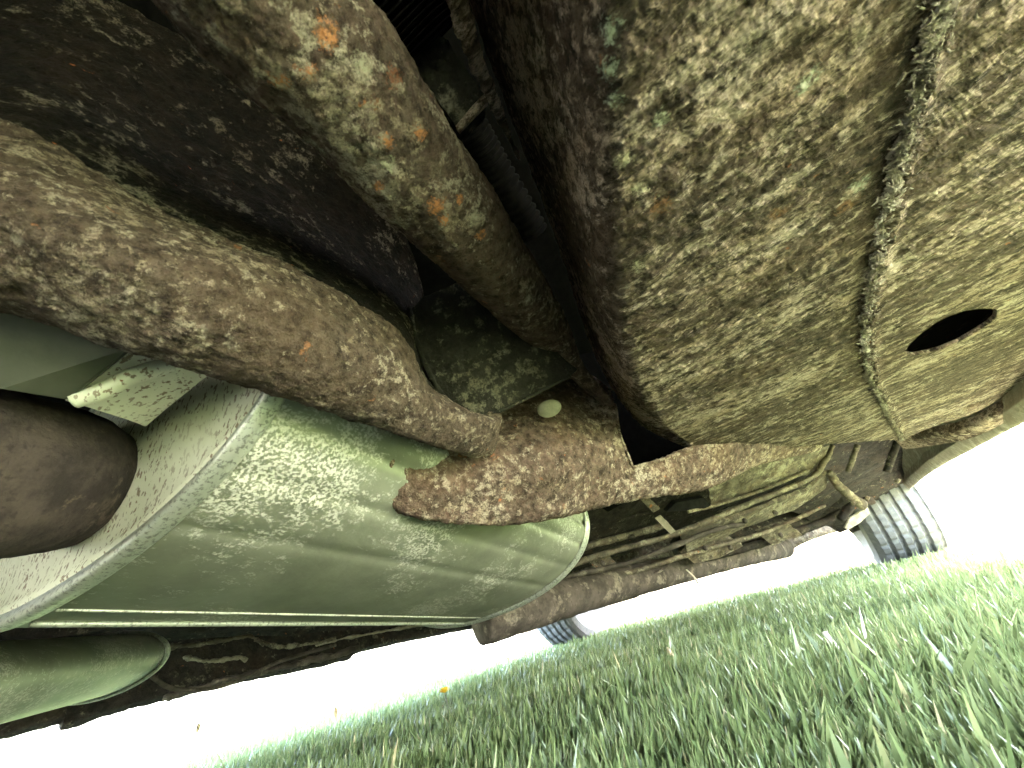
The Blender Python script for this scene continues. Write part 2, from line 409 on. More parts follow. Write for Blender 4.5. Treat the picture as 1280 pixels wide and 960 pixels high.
# body shell (outer side hardly seen; closes off the sky)
def arch(uc, r): return [(uc+r*math.cos(a), .33+r*math.sin(a)) for a in np.linspace(math.pi*.74, math.pi*.26, 9)]
prof = [(-1.75, .61), (-1.05, .61)]+arch(-.68, .37)+[(1.97, .61)]+arch(2.36, .36)+[(2.95, .52), (3.1, .50), (3.12, .66), (3.0, .78), (1.55, .93), (.95, 1.38), (.2, 1.44), (-.6, 1.40), (-1.15, 1.0), (-1.72, .93), (-1.85, .75), (-1.83, .5)]
bm = bmesh.new(); Lf = [bm.verts.new(W(u, -1.36, z)) for u, z in prof]; Rf = [bm.verts.new(W(u, .41, z)) for u, z in prof]
for i in range(len(prof)): bm.faces.new((Lf[i-1], Lf[i], Rf[i], Rf[i-1]))
bmesh.ops.triangle_fill(bm, edges=[e for e in bm.edges if all(v in Lf for v in e.verts)], use_beauty=True)
bmesh.ops.triangle_fill(bm, edges=[e for e in bm.edges if all(v in Rf for v in e.verts)], use_beauty=True)
bmesh.ops.recalc_face_normals(bm, faces=bm.faces[:])
me = bpy.data.meshes.new('body_shell'); bm.to_mesh(me); bm.free(); me.materials.append(M['paint']); me.materials.append(M['dark'])
for p in me.polygons:
    if p.normal.z < -.2: p.material_index = 1
o = bpy.data.objects.new('body_shell', me); COL.objects.link(o); put(o, car)
for nside in (-1.365, .415):
    for poly in ([(1.42, .96), (.93, 1.33), (.5, 1.37), (.5, .96)], [(.42, .96), (.42, 1.37), (-.5, 1.34), (-1.0, 1.02), (-.95, .96)]):
        V = [W(u, nside, z) for u, z in poly]; V2 = [W(u, nside+(.006 if nside > 0 else -.006), z) for u, z in poly]
        k = len(V); mesh_obj('window', V+V2, [tuple(range(k)), tuple(range(2*k-1, k-1, -1))]+[(i, (i+1) % k, k+(i+1) % k, k+i) for i in range(k)], M['glass'], car, smooth=False)

# underside floor pan, blackened to read as shade, above everything else
rows = []
for u in np.linspace(-.25, 1.6, 9):
    rows.append([W(u, nn_, .59-.03*(j % 2)) for j, nn_ in enumerate(np.linspace(-1.30, .36, 9))])
loft('floor_pan', rows, 90, 80, M['shade_black'], car, amp=.004, sc=30)

# left and right rockers
rows = []
for (x, y) in [(-400, 1005), (0, 918), (60, 903), (78, 899), (84, 906), (140, 888), (200, 872), (300, 850), (430, 823), (470, 808), (620, 779), (735, 765)]:
    p = Pn(x, y, -1.30); rows.append([p+Vector((0, 0, .10))-NV_*.03, p+Vector((0, 0, .05))-NV_*.02, p+Vector((0, 0, .012)), p, p-NV_*.02+Vector((0, 0, .003)), p-NV_*.035+Vector((0, 0, .12)), p-NV_*.04+Vector((0, 0, .45))])
loft('rocker_panel', rows, 160, 26, M['dark'], car, amp=.003, sc=30)
# far jagged front crossmember / valance
rows = []
for (x, y) in [(728, 766), (762, 757), (793, 748), (796, 747), (798, 737), (814, 733), (831, 736), (870, 722), (918, 709), (921, 707), (923, 695), (945, 688), (970, 682), (989, 688), (1001, 681), (1015, 675), (1035, 668), (1058, 662)]:
    q = P(x, y, 2.1); rows.append([q+Vector((0, 0, .16))+UV_*.02, q+Vector((0, 0, .08)), q+Vector((0, 0, .02)), q, q+UV_*.05+Vector((0, 0, .004)), q+UV_*.06+Vector((0, 0, .45))])
A = np.array([[tuple(p) for p in r] for r in rows]); grid_mesh('front_valance', np.repeat(A, 1, 0), M['under'], car, thick=.0)

# rear part of the underside, behind and above the camera, closed off against rear light
def box(name, u0, u1, n0, n1, z0, z1, mat, bev=.02):
    bm = bmesh.new(); bmesh.ops.create_cube(bm, size=1)
    for v in bm.verts: v.co = W(u0+(v.co.x+.5)*(u1-u0), n0+(v.co.y+.5)*(n1-n0), z0+(v.co.z+.5)*(z1-z0))
    bmesh.ops.bevel(bm, geom=bm.edges[:], offset=bev, segments=3, affect='EDGES'); bmesh.ops.recalc_face_normals(bm, faces=bm.faces[:])
    me = bpy.data.meshes.new(name); bm.to_mesh(me); bm.free(); me.materials.append(mat)
    o = bpy.data.objects.new(name, me); COL.objects.link(o); put(o, car); return o
box('rear_light_block', -1.40, -.80, -.85, .05, .25, .56, M['dark'])  # unseen dark block added to stop sky light from behind
box('rear_axle', -.74, -.62, -1.15, .16, .26, .38, M['dark'], .03)
box('rear_valance', -1.80, -1.74, -1.34, .39, .22, .63, M['paint'])
box('rear_floor', -1.74, .0, -1.34, .395, .598, .604, M['shade_black'], .001)
box('side_skirt', -.30, .32, .375, .405, .27, .63, M['paint'], .008)
box('arch_light_block', -1.07, -.29, .08, .10, .30, .62, M['dark'], .008)  # unseen panels added to close the wheel arches against light
box('arch_light_block', -1.07, -.29, -1.11, -1.09, .42, .62, M['dark'], .008)
box('side_skirt', -.31, -.06, -1.355, -1.33, .20, .63, M['paint'], .008)
box('arch_block_end', -.31, -.29, .10, .375, .27, .62, M['dark'], .004)
box('arch_block_end', -.31, -.29, -1.33, -1.11, .27, .62, M['dark'], .004)
box('side_skirt', -1.74, -1.05, .375, .405, .24, .63, M['paint'], .008)
box('side_skirt', -1.74, -1.05, -1.355, -1.33, .24, .63, M['paint'], .008)
box('sill_light_block', -.30, .32, .350, .372, .285, .60, M['shade_black'], .006)  # dark strips added inside the skirts to stop light bouncing off them
box('sill_light_block', -1.74, -1.05, .350, .372, .26, .60, M['shade_black'], .006)
box('sill_light_block', -1.74, -1.05, -1.325, -1.30, .26, .60, M['shade_black'], .006)
box('sill_light_block', -1.735, -1.715, -1.30, .35, .25, .60, M['shade_black'], .006)
# ---- fuel tank / belly panel (big panel on the right)
ZE = CAMZ+.15
Erows = [((742, -160), (1195, -160), (1800, -160)), ((740, 0), (1172, 0), (1700, 40)), ((745, 140), (1143, 120), (1600, 170)), ((753, 280), (1112, 230), (1520, 270)),
         ((762, 390), (1092, 330), (1440, 330)), ((779, 460), (1080, 410), (1375, 385)), ((806, 520), (1087, 470), (1320, 432)), ((846, 550), (1112, 522), (1296, 462)), ((872, 566), (1128, 549), (1288, 484))]
walls = [((500, -200), .46), ((575, -30), .45), ((610, 70), .44), ((655, 190), .43), ((702, 320), .42), ((734, 420), .40), ((762, 480), .365), ((800, 530), .33), ((850, 555), .31)]
rows = []
for (fo, se, ri), (wp, wz) in zip(Erows, walls):
    pf = Pz(*fo, ZE); ps = Pz(*se, ZE); pr = Pz(*ri, ZE); pw = Pz(*wp, wz)
    d = (ps-pf); ln = d.length; dn = d.normalized(); r = min(.014, ln*.2)
    # rounded fold
    row = [pw, pw.lerp(pf, .5)+Vector((0, 0, (ZE-pf.z)))-dn*.000, pf+Vector((0, 0, .022))-dn*.001, pf+Vector((0, 0, .009))+dn*.002, pf+dn*r*.6+Vector((0, 0, .0015)), pf+dn*r*1.6]
    for t in (.2, .35, .5, .65, .8, .92): row.append(pf+dn*r*1.6+(ps-pf-dn*r*1.6)*t)
    row.append(ps)
    for t in (.12, .3, .5, .75, 1): row.append(ps.lerp(pr, t)+Vector((0, 0, .004*t*t)))
    rows.append(row)
nE, mE = 420, 300
seam_col = 12/(len(rows[0])-1)*(mE-1)
Sp = [Pz(*e[1], ZE) for e in Erows]
def seamfn(v, i, j):
    dist = (j-seam_col)
    p = Vector(v); cell = (1/mE)
    # metric distance to the seam polyline
    best = 9
    for a, b in zip(Sp[:-1], Sp[1:]):
        ab = b-a; t = max(0, min(1, (p-a).dot(ab)/ab.length_squared)); dd = (p-a-ab*t).length
        best = min(best, dd)
    if best > .03: return 0
    w = noise.noise(p*70)*.006
    s = best-w if dist > 0 else -(best+w)
    h = .0030*math.exp(-((s-.004)/.0045)**2)*(1+.9*noise.noise(p*240)) - .0003*math.exp(-((s+.006)/.005)**2)
    return h
oval = [(1129, 441), (1135, 431), (1148, 418), (1168, 403), (1186, 394), (1204, 388), (1222, 385), (1238, 385), (1247, 388), (1245, 397), (1238, 404), (1225, 412), (1210, 421), (1195, 429), (1178, 436), (1160, 441), (1143, 444)]
tank = loft('belly_panel', rows, nE, mE, M['tank'], car, amp=.0011, sc=90, amp2=.0006, sc2=330, thick=.004, hole=oval, fn=seamfn)
stain_on(tank, 'mud_caked_steel')
tag(tank, 'large flat mud caked panel with a ragged weld seam and an oblong hole')
# frayed sealer fibres along the seam
V = []; F = []
for k in range(800):
    t = random.random()**.7*(len(Sp)-1.02)+.6 if False else random.uniform(.3, len(Sp)-1.02); i = int(t); p = Sp[i].lerp(Sp[i+1], t-i)
    ab = (Sp[i+1]-Sp[i]).normalized(); sd_ = ab.cross(Vector((0, 0, 1)))
    p = p+sd_*random.gauss(.0, .003)+Vector((0, 0, -.003)); dv = (ab*random.gauss(0, 1)+sd_*random.gauss(0, 1)+Vector((0, 0, -abs(random.gauss(0, .45))))).normalized()
    L = random.uniform(.0015, .005); w = random.uniform(.0003, .0008)
    q = dv.orthogonal().normalized()*w; q2 = dv.cross(q).normalized()*w; mid = p+dv*L*.5+Vector((0, 0, -random.uniform(0, .001))); e = p+dv*L+Vector((random.gauss(0, .001), random.gauss(0, .001), .0005))
    b0 = len(V)
    for c_, s_ in ((p, 1), (mid, .8), (e, .3)): V += [c_+q*s_, c_+q2*s_, c_-q*s_, c_-q2*s_]
    for r_ in range(2):
        for m_ in range(4): F.append((b0+r_*4+m_, b0+r_*4+(m_+1) % 4, b0+r_*4+4+(m_+1) % 4, b0+r_*4+4+m_))
tube('sealer_bead', [p+Vector((.0015*noise.noise(p*300), 0, -.001)) for p in Sp], .0026, M['fray'], car, n=700, seg=14, amp=.0042, sc=170, amp2=.0012, sc2=520, flat=.6)
fr = mesh_obj('frayed_sealer', V, F, M['fray'], car); tag(fr, 'ragged pale sealer fibres along the panel seam', kind='stuff')
# rim inside the oblong hole
pts = [Pz(x, y, ZE+.004)+Vector((0, 0, 0)) for x, y in oval]
box('hole_light_block', .32, 1.15, .13, .372, ZE+.05, ZE+.056, M['dark'], .001)  # dark sheet added above the oblong hole to keep light out
A = np.array([[tuple(p+Vector((0, 0, h))) for h in (-.001, .002, .0045)] for p in pts+pts[:1]]); grid_mesh('hole_rim', A, M['tank'], car, thick=.001)

# lip and rocker on the right of the panel
lower = [(1700, 180, .33), (1400, 380, .35), (1280, 498, .37), (1215, 541, .37), (1150, 584, .37), (1110, 622, .36), (1085, 645, .35), (1058, 660, .34)]
upper = [(1700, 120), (1400, 330), (1282, 462), (1215, 515), (1150, 556), (1110, 590), (1085, 612), (1055, 640)]
rows = []
for (x, y, nn_), (x2, y2) in zip(lower, upper):
    v = D_(x, y); d = (nn_/v.dot(NV_)) if v.dot(NV_) > .12 else 2.0
    d = min(d, 1.75); p = C0+v*d; q = C0+D_(x2, y2)*d*.985
    rows.append([q+Vector((0, 0, .03)), q, q.lerp(p, .5)+Vector((0, 0, -.002)), p, p+NV_*.012+Vector((0, 0, .008)), p+NV_*.016+Vector((0, 0, .42))])
loft('rocker_panel', rows, 160, 40, M['pale'], car, amp=.0012, sc=50, amp2=.0005, sc2=200)
loft('seam_flange', [[(1112, 520, .84), (1180, 500, .70), (1232, 472, .66), (1310, 415, .60)], [(1114, 530, .85), (1185, 512, .705), (1240, 484, .665), (1316, 428, .605)],
   [(1120, 537, .86), (1192, 520, .71), (1248, 493, .67), (1322, 440, .61)], [(1124, 540, .90), (1196, 524, .74), (1252, 498, .70), (1326, 445, .64)]], 24, 160, M['cross'], car, amp=.001, sc=90, amp2=.0006, sc2=300, thick=.002)
loft('lower_flange', [[(1110, 545, .90), (1200, 526, .76), (1252, 500, .70), (1330, 448, .64)], [(1120, 552, .90), (1206, 537, .75), (1262, 508, .69), (1340, 458, .63)],
   [(1130, 562, .91), (1212, 548, .76), (1272, 518, .70), (1350, 468, .64)]], 20, 160, M['tank'], car, amp=.001, sc=90, amp2=.0006, sc2=300, thick=.003)

# ---- rusty control arm (upper tube)
pts = [(226, -150, .118), (342, 14, .147), (440, 114, .176), (504, 200, .206), (568, 272, .246), (619, 334, .300), (658, 382, .355), (686, 416, .40), (713, 453, .43), (735, 480, .45), (757, 502, .465)]
rad = [.0295, .0298, .0295, .0290, .0285, .0275, .0255, .0215, .012, .008, .005]
arm = tube('control_arm', pts, rad, M['arm'], car, n=360, seg=170, amp=.0013, sc=80, amp2=.0006, sc2=380)
stain_on(arm, 'rusted_arm')
tag(arm, 'thick rusty control arm with orange rust spots and a pinched end')
tube('arm_pin', [(484, 62, .165), (505, 98, .17)], .0052, M['arm'], arm, n=6, seg=16, amp=.0006)
tube('arm_flange', [(700, 425, .405), (722, 456, .43), (742, 482, .445), (763, 504, .462)], [.004, .0055, .0055, .004], M['arm'], arm, n=60, seg=14, amp=.001)

# ---- big beam on the left
rows = [
 [(-160, 360, .17), (0, 388, .178), (170, 443, .19), (345, 495, .225), (490, 541, .275), (570, 566, .31), (604, 572, .340), (622, 562, .42)],
 [(-160, 350, .150), (0, 380, .158), (170, 434, .172), (345, 487, .205), (490, 533, .255), (566, 560, .295), (614, 560, .330), (622, 552, .40)],
 [(-160, 290, .132), (0, 312, .142), (170, 378, .158), (345, 432, .190), (490, 490, .243), (560, 530, .283), (618, 540, .318), (623, 536, .39)],
 [(-160, 210, .132), (0, 232, .142), (175, 310, .158), (348, 370, .192), (490, 448, .245), (550, 502, .285), (621, 524, .320), (625, 516, .38)],
 [(-140, 130, .165), (30, 160, .178), (200, 262, .200), (364, 332, .225), (500, 415, .272), (538, 482, .305), (600, 522, .338), (612, 512, .37)],
 [(-110, 20, .225), (80, 80, .240), (240, 205, .270), (385, 305, .300), (505, 395, .335), (530, 470, .345), (594, 526, .350)],
 [(-80, -120, .270), (130, -30, .290), (290, 120, .330), (420, 270, .370), (508, 385, .390), (528, 470, .385), (588, 528, .375)],
 [(-20, -220, .290), (190, -120, .300), (360, 40, .360), (470, 200, .420), (520, 330, .45), (545, 430, .44), (590, 505, .42)]]
bmo = loft('frame_beam', [r if len(r) == 8 else r+[r[-1]] for r in rows[:5]], 150, 420, M['beam'], car, amp=.0015, sc=70, amp2=.0006, sc2=330, thick=.004)
tag(bmo, 'long brown rusty beam whose upper side falls into deep shade')

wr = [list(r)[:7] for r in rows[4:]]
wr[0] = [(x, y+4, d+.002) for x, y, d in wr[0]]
M['web'] = crust('shade_dark_web', (.0025, .0023, .002), (.014, .010, .008), (.26, .23, .18), 85, .25, .1, bump=1.1)  # near-black with sparse flecks: shade painted into the beam's upper side
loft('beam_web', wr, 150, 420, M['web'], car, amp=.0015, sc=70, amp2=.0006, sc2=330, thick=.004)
# ---- plate between beam and arm
pl = slab('bracket_plate', [(508, 395, .37), (530, 370, .37), (575, 352, .37), (640, 395, .38), (722, 462, .40), (712, 472, .395), (648, 502, .375), (603, 524, .36), (572, 506, .358), (545, 480, .36), (524, 440, .365)], .006, M['plate'], car, sub=7, amp=.0016, sc=60)
tube('plate_lip', [(512, 385, .368), (522, 430, .364), (545, 482, .358), (572, 510, .356), (605, 528, .357)], .0022, M['plate'], pl, n=50, seg=10, amp=.0008, sc=150)
tube('plate_lip', [(602, 524, .357), (648, 503, .37), (712, 470, .392)], .0018, M['plate'], pl, n=40, seg=10, amp=.0008, sc=150)

# ---- crossmember
cm = [[(488, 538, .335), (492, 560, .325), (478, 600, .322), (457, 624, .330), (470, 628, .36)],
 [(530, 545, .370), (525, 590, .342), (520, 628, .340), (520, 648, .350), (525, 630, .40)],
 [(580, 530, .415), (580, 590, .366), (582, 636, .362), (590, 656, .374), (595, 636, .43)],
 [(622, 485, .48), (632, 570, .384), (640, 632, .382), (645, 656, .398), (650, 640, .45)],
 [(680, 452, .53), (686, 560, .402), (695, 625, .402), (700, 647, .420), (705, 630, .48)],
 [(742, 470, .53), (738, 560, .430), (735, 612, .428), (740, 637, .446), (745, 622, .50)],
 [(766, 500, .475), (764, 560, .450), (762, 604, .446), (764, 632, .464), (768, 616, .52)],
 [(775, 540, .470), (772, 575, .458), (771, 606, .454), (774, 630, .470), (778, 614, .53)],
 [(792, 583, .470), (791, 600, .466), (790, 613, .466), (790, 626, .480), (796, 612, .54)],
 [(826, 573, .490), (827, 590, .484), (828, 606, .486), (829, 620, .500), (832, 606, .56)],
 [(862, 558, .510), (862, 580, .505), (868, 600, .510), (870, 615, .525), (875, 600, .58)],
 [(912, 545, .54), (910, 570, .54), (912, 590, .55), (913, 599, .565), (918, 588, .62)],
 [(960, 540, .58), (958, 556, .59), (953, 570, .60), (951, 581, .62), (956, 572, .68)],
 [(1030, 536, .66), (1030, 546, .68), (1028, 556, .70), (1024, 563, .72), (1030, 556, .78)]]
xm = loft('crossmember', cm, 420, 110, M['cross'], car, amp=.0014, sc=80, amp2=.0007, sc2=330, thick=.004)
tag(xm, 'rusty crossmember with pale mud patches below the big panel')
tube('flange_edge', [(490, 536, .334), (493, 560, .324), (479, 600, .321), (456, 625, .329)], .0026, M['cross'], xm, n=50, seg=10, amp=.001, sc=120)
tube('slot_lip', [(769, 505, .472), (776, 545, .468), (791, 583, .468)], .0016, M['cross'], xm, n=30, seg=8, amp=.0008, sc=150)
tube('slot_lip', [(791, 584, .468), (826, 575, .486), (865, 561, .508)], .002, M['cross'], xm, n=30, seg=8, amp=.0008, sc=150)
# added pale disc in place of a see-through hole in the recess
V = []; c = P(687, 511, .40)
e1 = (RT*.9+UP*.3).normalized(); e2 = (UP*.9-RT*.3).normalized(); nn2 = -FW
for k in range(28):
    a = 2*math.pi*k/28; V.append(c+e1*math.cos(a)*.0125+e2*math.sin(a)*.0088-nn2*.004)
for k in range(28):
    a = 2*math.pi*k/28; V.append(c+e1*math.cos(a)*.0112+e2*math.sin(a)*.0078+nn2*.001)
V.append(c+nn2*.002)
F = [(k, (k+1) % 28, 28+(k+1) % 28, 28+k) for k in range(28)]+[(28+k, 28+(k+1) % 28, 56) for k in range(28)]
disc = mesh_obj('disc', V, F, M['disc'], xm); tag(disc, 'pale oval plug in place of a see-through hole in the dark recess')
# near-black sheet behind recess + gap, in place of deep shade
slab('recess_shade_sheet', [(600, 470, .60), (740, 440, .64), (900, 560, .66), (760, 640, .62), (640, 560, .60)], .01, M['shade_black'], car)

# ---- dark things between the arm and the panel
tube('bellows', [(470, -60, .20), (512, 10, .215), (540, 55, .225)], .020, M['shade_black'], car, n=120, seg=30, rfn=lambda t: 1+.16*math.sin(t*75), amp=.001, sc=100)
bk = slab('bracket_block', [(498, 62, .225), (528, 42, .222), (560, 50, .225), (606, 122, .232), (572, 160, .235)], .03, M['plate'], car, sub=5, amp=.0012, sc=90)
slab('block_edge', [(604, 118, .228), (610, 126, .229), (575, 164, .231), (569, 157, .230)], .006, M['tank'], bk, sub=2, amp=.0006)
slab('block_edge', [(500, 58, .219), (530, 38, .217), (545, 40, .218), (548, 46, .218), (530, 46, .217), (506, 72, .218)], .006, M['plate'], bk, sub=2, amp=.0006)
tube('ribbed_hose', [(578, 140, .36), (618, 208, .40), (668, 290, .45)], .015, M['shade_black'], car, n=160, seg=26, rfn=lambda t: 1+.10*math.sin(t*120))
tube('panel_flange', [(545, -70, .17), (572, 5, .195), (590, 60, .215), (612, 115, .24), (634, 165, .265), (650, 200, .29)], [.006, .0055, .0045, .0035, .0022, .001], M['tank'], car, n=110, seg=16, flat=.5, amp=.0016, sc=140)

# ---- the muffler
SC = 1.45
mq = dict(px=144.08, py=574.83, d=.21592, b=.07005, yaw=.35073, pit=-.08569, L=.37754, roll=.05751, ex=2.2843)
cen = P(mq['px'], mq['py'], mq['d']*SC)
wv = Vector((math.sin(mq['yaw'])*math.cos(mq['pit']), math.cos(mq['yaw'])*math.cos(mq['pit']), math.sin(mq['pit'])))
e1 = wv.cross(Vector((0, 0, 1))).normalized(); e2 = e1.cross(wv); r_ = mq['roll']
e1, e2 = e1*math.cos(r_)+e2*math.sin(r_), e2*math.cos(r_)-e1*math.sin(r_)
ax, bx, LL = .14*SC, mq['b']*SC, mq['L']*SC
def oring(c, s, n=160, groove=0.0):
    out = []
    for k in range(n):
        t = 2*math.pi*k/n; ct, st = math.cos(t), math.sin(t); ex = 2/mq['ex']
        a_, b_ = ax+s, bx+s
        out.append(c+e1*(a_*math.copysign(abs(ct)**ex, ct))+e2*(b_*math.copysign(abs(st)**ex, st)))
    return out
muf = empty('muffler', cen); muf.parent = car; muf.matrix_parent_inverse = Matrix.Translation(-car.location); tag(muf, 'large green tinted oval muffler nearest the camera')
def ring_mesh(name, specs, mat, parent, n=160, fn=None, capend=False):
    V = []; F = []
    for (t, s) in specs:
        rr = oring(cen+wv*t, s, n)
        if fn: rr = [p+(p-(cen+wv*t)).normalized()*fn(k/n, t) for k, p in enumerate(rr)]
        V += rr
    for i in range(len(specs)-1):
        for k in range(n): F.append((i*n+k, i*n+(k+1) % n, (i+1)*n+(k+1) % n, (i+1)*n+k))
    if capend: F.append(tuple(range((len(specs)-1)*n, len(specs)*n)))
    return mesh_obj(name, V, F, mat, parent)
def shellfn(k, t):     # shallow lengthwise swages pressed in the shell
    h = 0
    for kc, w, a in ((.975, .009, -.0035), (.925, .008, -.003), (.875, .007, -.0025), (.825, .006, -.002)):
        dk = (k-kc); dk -= round(dk); h += a*math.exp(-(dk/w)**2)
    return h
ring_mesh('muffler_shell', [(t, -.003) for t in np.linspace(.002, LL-.002, 60)], M['muffler'], muf, n=320, fn=shellfn)
prot = [(a*.5, b*.5-.001) for a, b in [(-.008, -.014), (-.011, -.007), (-.0125, -.002), (-.012, .003), (-.009, .006), (-.003, .0065), (.003, .006), (.006, .003), (.009, .0035), (.013, .001), (.016, -.003)]]
ring_mesh('rim_seam', prot, M['rim'], muf, n=200)
ring_mesh('rim_seam', [(LL-t*.9, s*.9) for t, s in prot], M['rim'], muf, n=200)
# bottom lock seam running along the shell
kk = int(.712*320); line = [oring(cen+wv*t, -.003, 320)[kk]+e2*(-.002) for t in np.linspace(.01, LL-.01, 12)]
tube('lock_seam', line, .0022, M['rim'], muf, n=60, seg=10, amp=.0004, sc=150)
line = [oring(cen+wv*t, -.003, 320)[int(.735*320)]+e2*(-.0005) for t in np.linspace(.01, LL-.01, 12)]
tube('lock_seam', line, .0012, M['rim'], muf, n=60, seg=8, amp=.0004, sc=150)
# end cap, dished
specs = [(-.0025, -.006), (-.0045, -.010), (-.003, -.016), (-.003, -.03), (-.006, -.05), (-.008, -.075), (-.009, -.095)]
def cap_mesh():
    V = []; F = []; n = 200
    for (t, s) in specs:
        V += oring(cen+wv*t, s, n)
    V.append(cen-wv*.009)
    for i in range(len(specs)-1):
        for k in range(n): F.append((i*n+k, i*n+(k+1) % n, (i+1)*n+(k+1) % n, (i+1)*n+k))
    b = (len(specs)-1)*n
    for k in range(n): F.append((b+k, b+(k+1) % n, len(V)-1))
    return mesh_obj('end_cap', V, F, M['cap'], muf)
cap_mesh()
ring_mesh('end_cap', [(LL-.001, -.01), (LL-.004, -.05)], M['cap'], muf, capend=True)
# inlet sleeve entering the cap
tube('inlet_pipe', [P(-330, 570, .150), P(-120, 582, .190), P(40, 596, .240), P(92, 604, .300)], [.0465, .0455, .0445, .0445], M['rustpipe'], car, n=60, seg=64, amp=.0012, sc=40)
# pressed bracket over the cap
slab('cap_bracket', [(80, 502, .205), (160, 441, .21), (232, 452, .235), (262, 470, .245), (215, 505, .25), (182, 535, .255), (160, 524, .235)], .004, M['cap'], muf, bevel=.001)
tube('bracket_fold', [(92, 500, .203), (130, 488, .208), (165, 470, .214), (215, 455, .226)], .0045, M['cap'], muf, n=40, seg=14)
slab('heat_shield', [(-220, 330, .17), (0, 375, .185), (163, 436, .2), (84, 500, .2), (0, 486, .185), (-220, 440, .17)], .003, M['greenplate'], car, bevel=.0008)

# ---- second muffler further across
mf2 = empty('muffler', P(60, 845, .75)); mf2.parent = car; mf2.matrix_parent_inverse = Matrix.Translation(-car.location); tag(mf2, 'smaller green muffler at the far side, lower left')
c2 = P(128, 833, .68); w2 = (P(128, 833, .68)-P(-60, 864, .44)).normalized(); f1 = w2.cross(Vector((0, 0, 1))).normalized(); f2 = f1.cross(w2)
def r2(t, s, n=90): return [c2+w2*t+f1*math.cos(2*math.pi*k/n)*(.088+s)+f2*math.sin(2*math.pi*k/n)*(.044+s) for k in range(n)]
def rm2(name, specs, mat):
    V = sum((r2(t, s) for t, s in specs), []); n = 90
    F = [(i*n+k, i*n+(k+1) % n, (i+1)*n+(k+1) % n, (i+1)*n+k) for i in range(len(specs)-1) for k in range(n)]
    F.append(tuple(range(n))); F.append(tuple(range((len(specs)-1)*n, len(specs)*n))); return mesh_obj(name, V, F, mat, mf2)
rm2('muffler_shell', [(-.62, 0), (-.3, .0), (0, 0)], M['muffler'])
rm2('rim_seam', [(-.007, .001), (-.006, .004), (.0, .005), (.006, .004), (.008, 0), (.007, -.012)], M['rim'])

# ---- far underbody, left
slab('cross_beam', [(-60, 780, .66), (330, 765, .85), (620, 765, 1.3), (620, 782, 1.3), (400, 792, .95), (190, 802, .8), (0, 826, .66), (-60, 836, .66)], .03, M['dark'], car, sub=4, amp=.006, sc=20)
tube('brake_line', [(176, 834, .70), (196, 850, .71), (218, 861, .73), (262, 861, .77), (305, 848, .82), (352, 826, .90), (420, 806, .98)], .0038, M['brownpipe'], car, n=70, seg=10)
for pts_, r_, mt in [([(196, 812, .80), (240, 806, .82), (280, 800, .84), (312, 796, .86), (330, 806, .87)], .007, 'under'),
                     ([(230, 822, .80), (262, 826, .80), (300, 822, .82), (308, 826, .82)], .006, 'pale'),
                     ([(318, 800, .86), (350, 808, .87), (392, 804, .9), (420, 798, .92)], .006, 'under'),
                     ([(395, 806, .94), (440, 796, .96), (510, 784, 1.0), (560, 778, 1.05)], .005, 'pale'),
                     ([(198, 800, .8), (260, 790, .85), (340, 784, .9), (430, 780, .95)], .004, 'under'),
                     ([(205, 872, .82), (300, 846, .86), (380, 828, .9), (450, 810, .96)], .010, 'brownpipe')]:
    tube('underbody_rail', pts_, r_, M[mt], car, n=80, seg=12, amp=r_*1.0, sc=60, flat=.6)

# ---- far underbody, right
slab('floor_section', [(720, 640, .95), (800, 622, .95), (880, 600, .98), (960, 575, 1.02), (1040, 552, 1.1), (1046, 572, 1.15), (1010, 612, 1.25), (930, 640, 1.25), (840, 672, 1.2), (700, 720, 1.1), (640, 770, 1.1)], .01, M['dark'], car, sub=6, amp=.006, sc=25)
slab('floor_section', [(885, 604, .90), (950, 580, .92), (1038, 553, .98), (1028, 580, 1.0), (1008, 594, 1.0), (960, 607, .98), (890, 632, .95)], .008, M['under'], car, sub=6, amp=.004, sc=25)
slab('floor_section', [(850, 668, 1.0), (940, 640, 1.03), (1010, 612, 1.08), (1035, 590, 1.12), (1032, 610, 1.15), (1000, 634, 1.15), (930, 660, 1.1), (860, 690, 1.05)], .008, M['under'], car, sub=6, amp=.004, sc=25)
tube('body_flange', [(700, 715, .90), (740, 697, .92), (843, 667, .93), (946, 626, .95), (1012, 598, .98), (1030, 578, .99), (1041, 557, 1.0)], [.011, .010, .009, .009, .009, .009, .008], M['under'], car, n=100, seg=14, flat=.7, amp=.003, sc=40)
tube('brake_line', [(700, 722, .94), (780, 705, .96), (838, 684, .97), (892, 663, .99), (930, 655, 1.0)], .006, M['brownpipe'], car, n=60, seg=10, amp=.002, sc=30)
tube('brake_line', [(860, 640, .92), (900, 630, .94), (960, 610, .96), (1010, 588, .98)], .004, M['under'], car, n=60, seg=10, amp=.001, sc=30)
slab('floor_recess', [(833, 640, .925), (845, 628, .925), (880, 622, .925), (889, 632, .93), (880, 637, .925)], .02, M['black'], car, bevel=.001)  # black slab painted as the shade inside a hole
slab('floor_clip', [(819, 648, .90), (826, 644, .90), (845, 664, .90), (838, 668, .90)], .004, M['pale'], car, bevel=.0008)
slab('floor_clip', [(800, 624, .90), (810, 621, .90), (826, 636, .90), (817, 641, .90)], .004, M['under'], car, bevel=.0008)
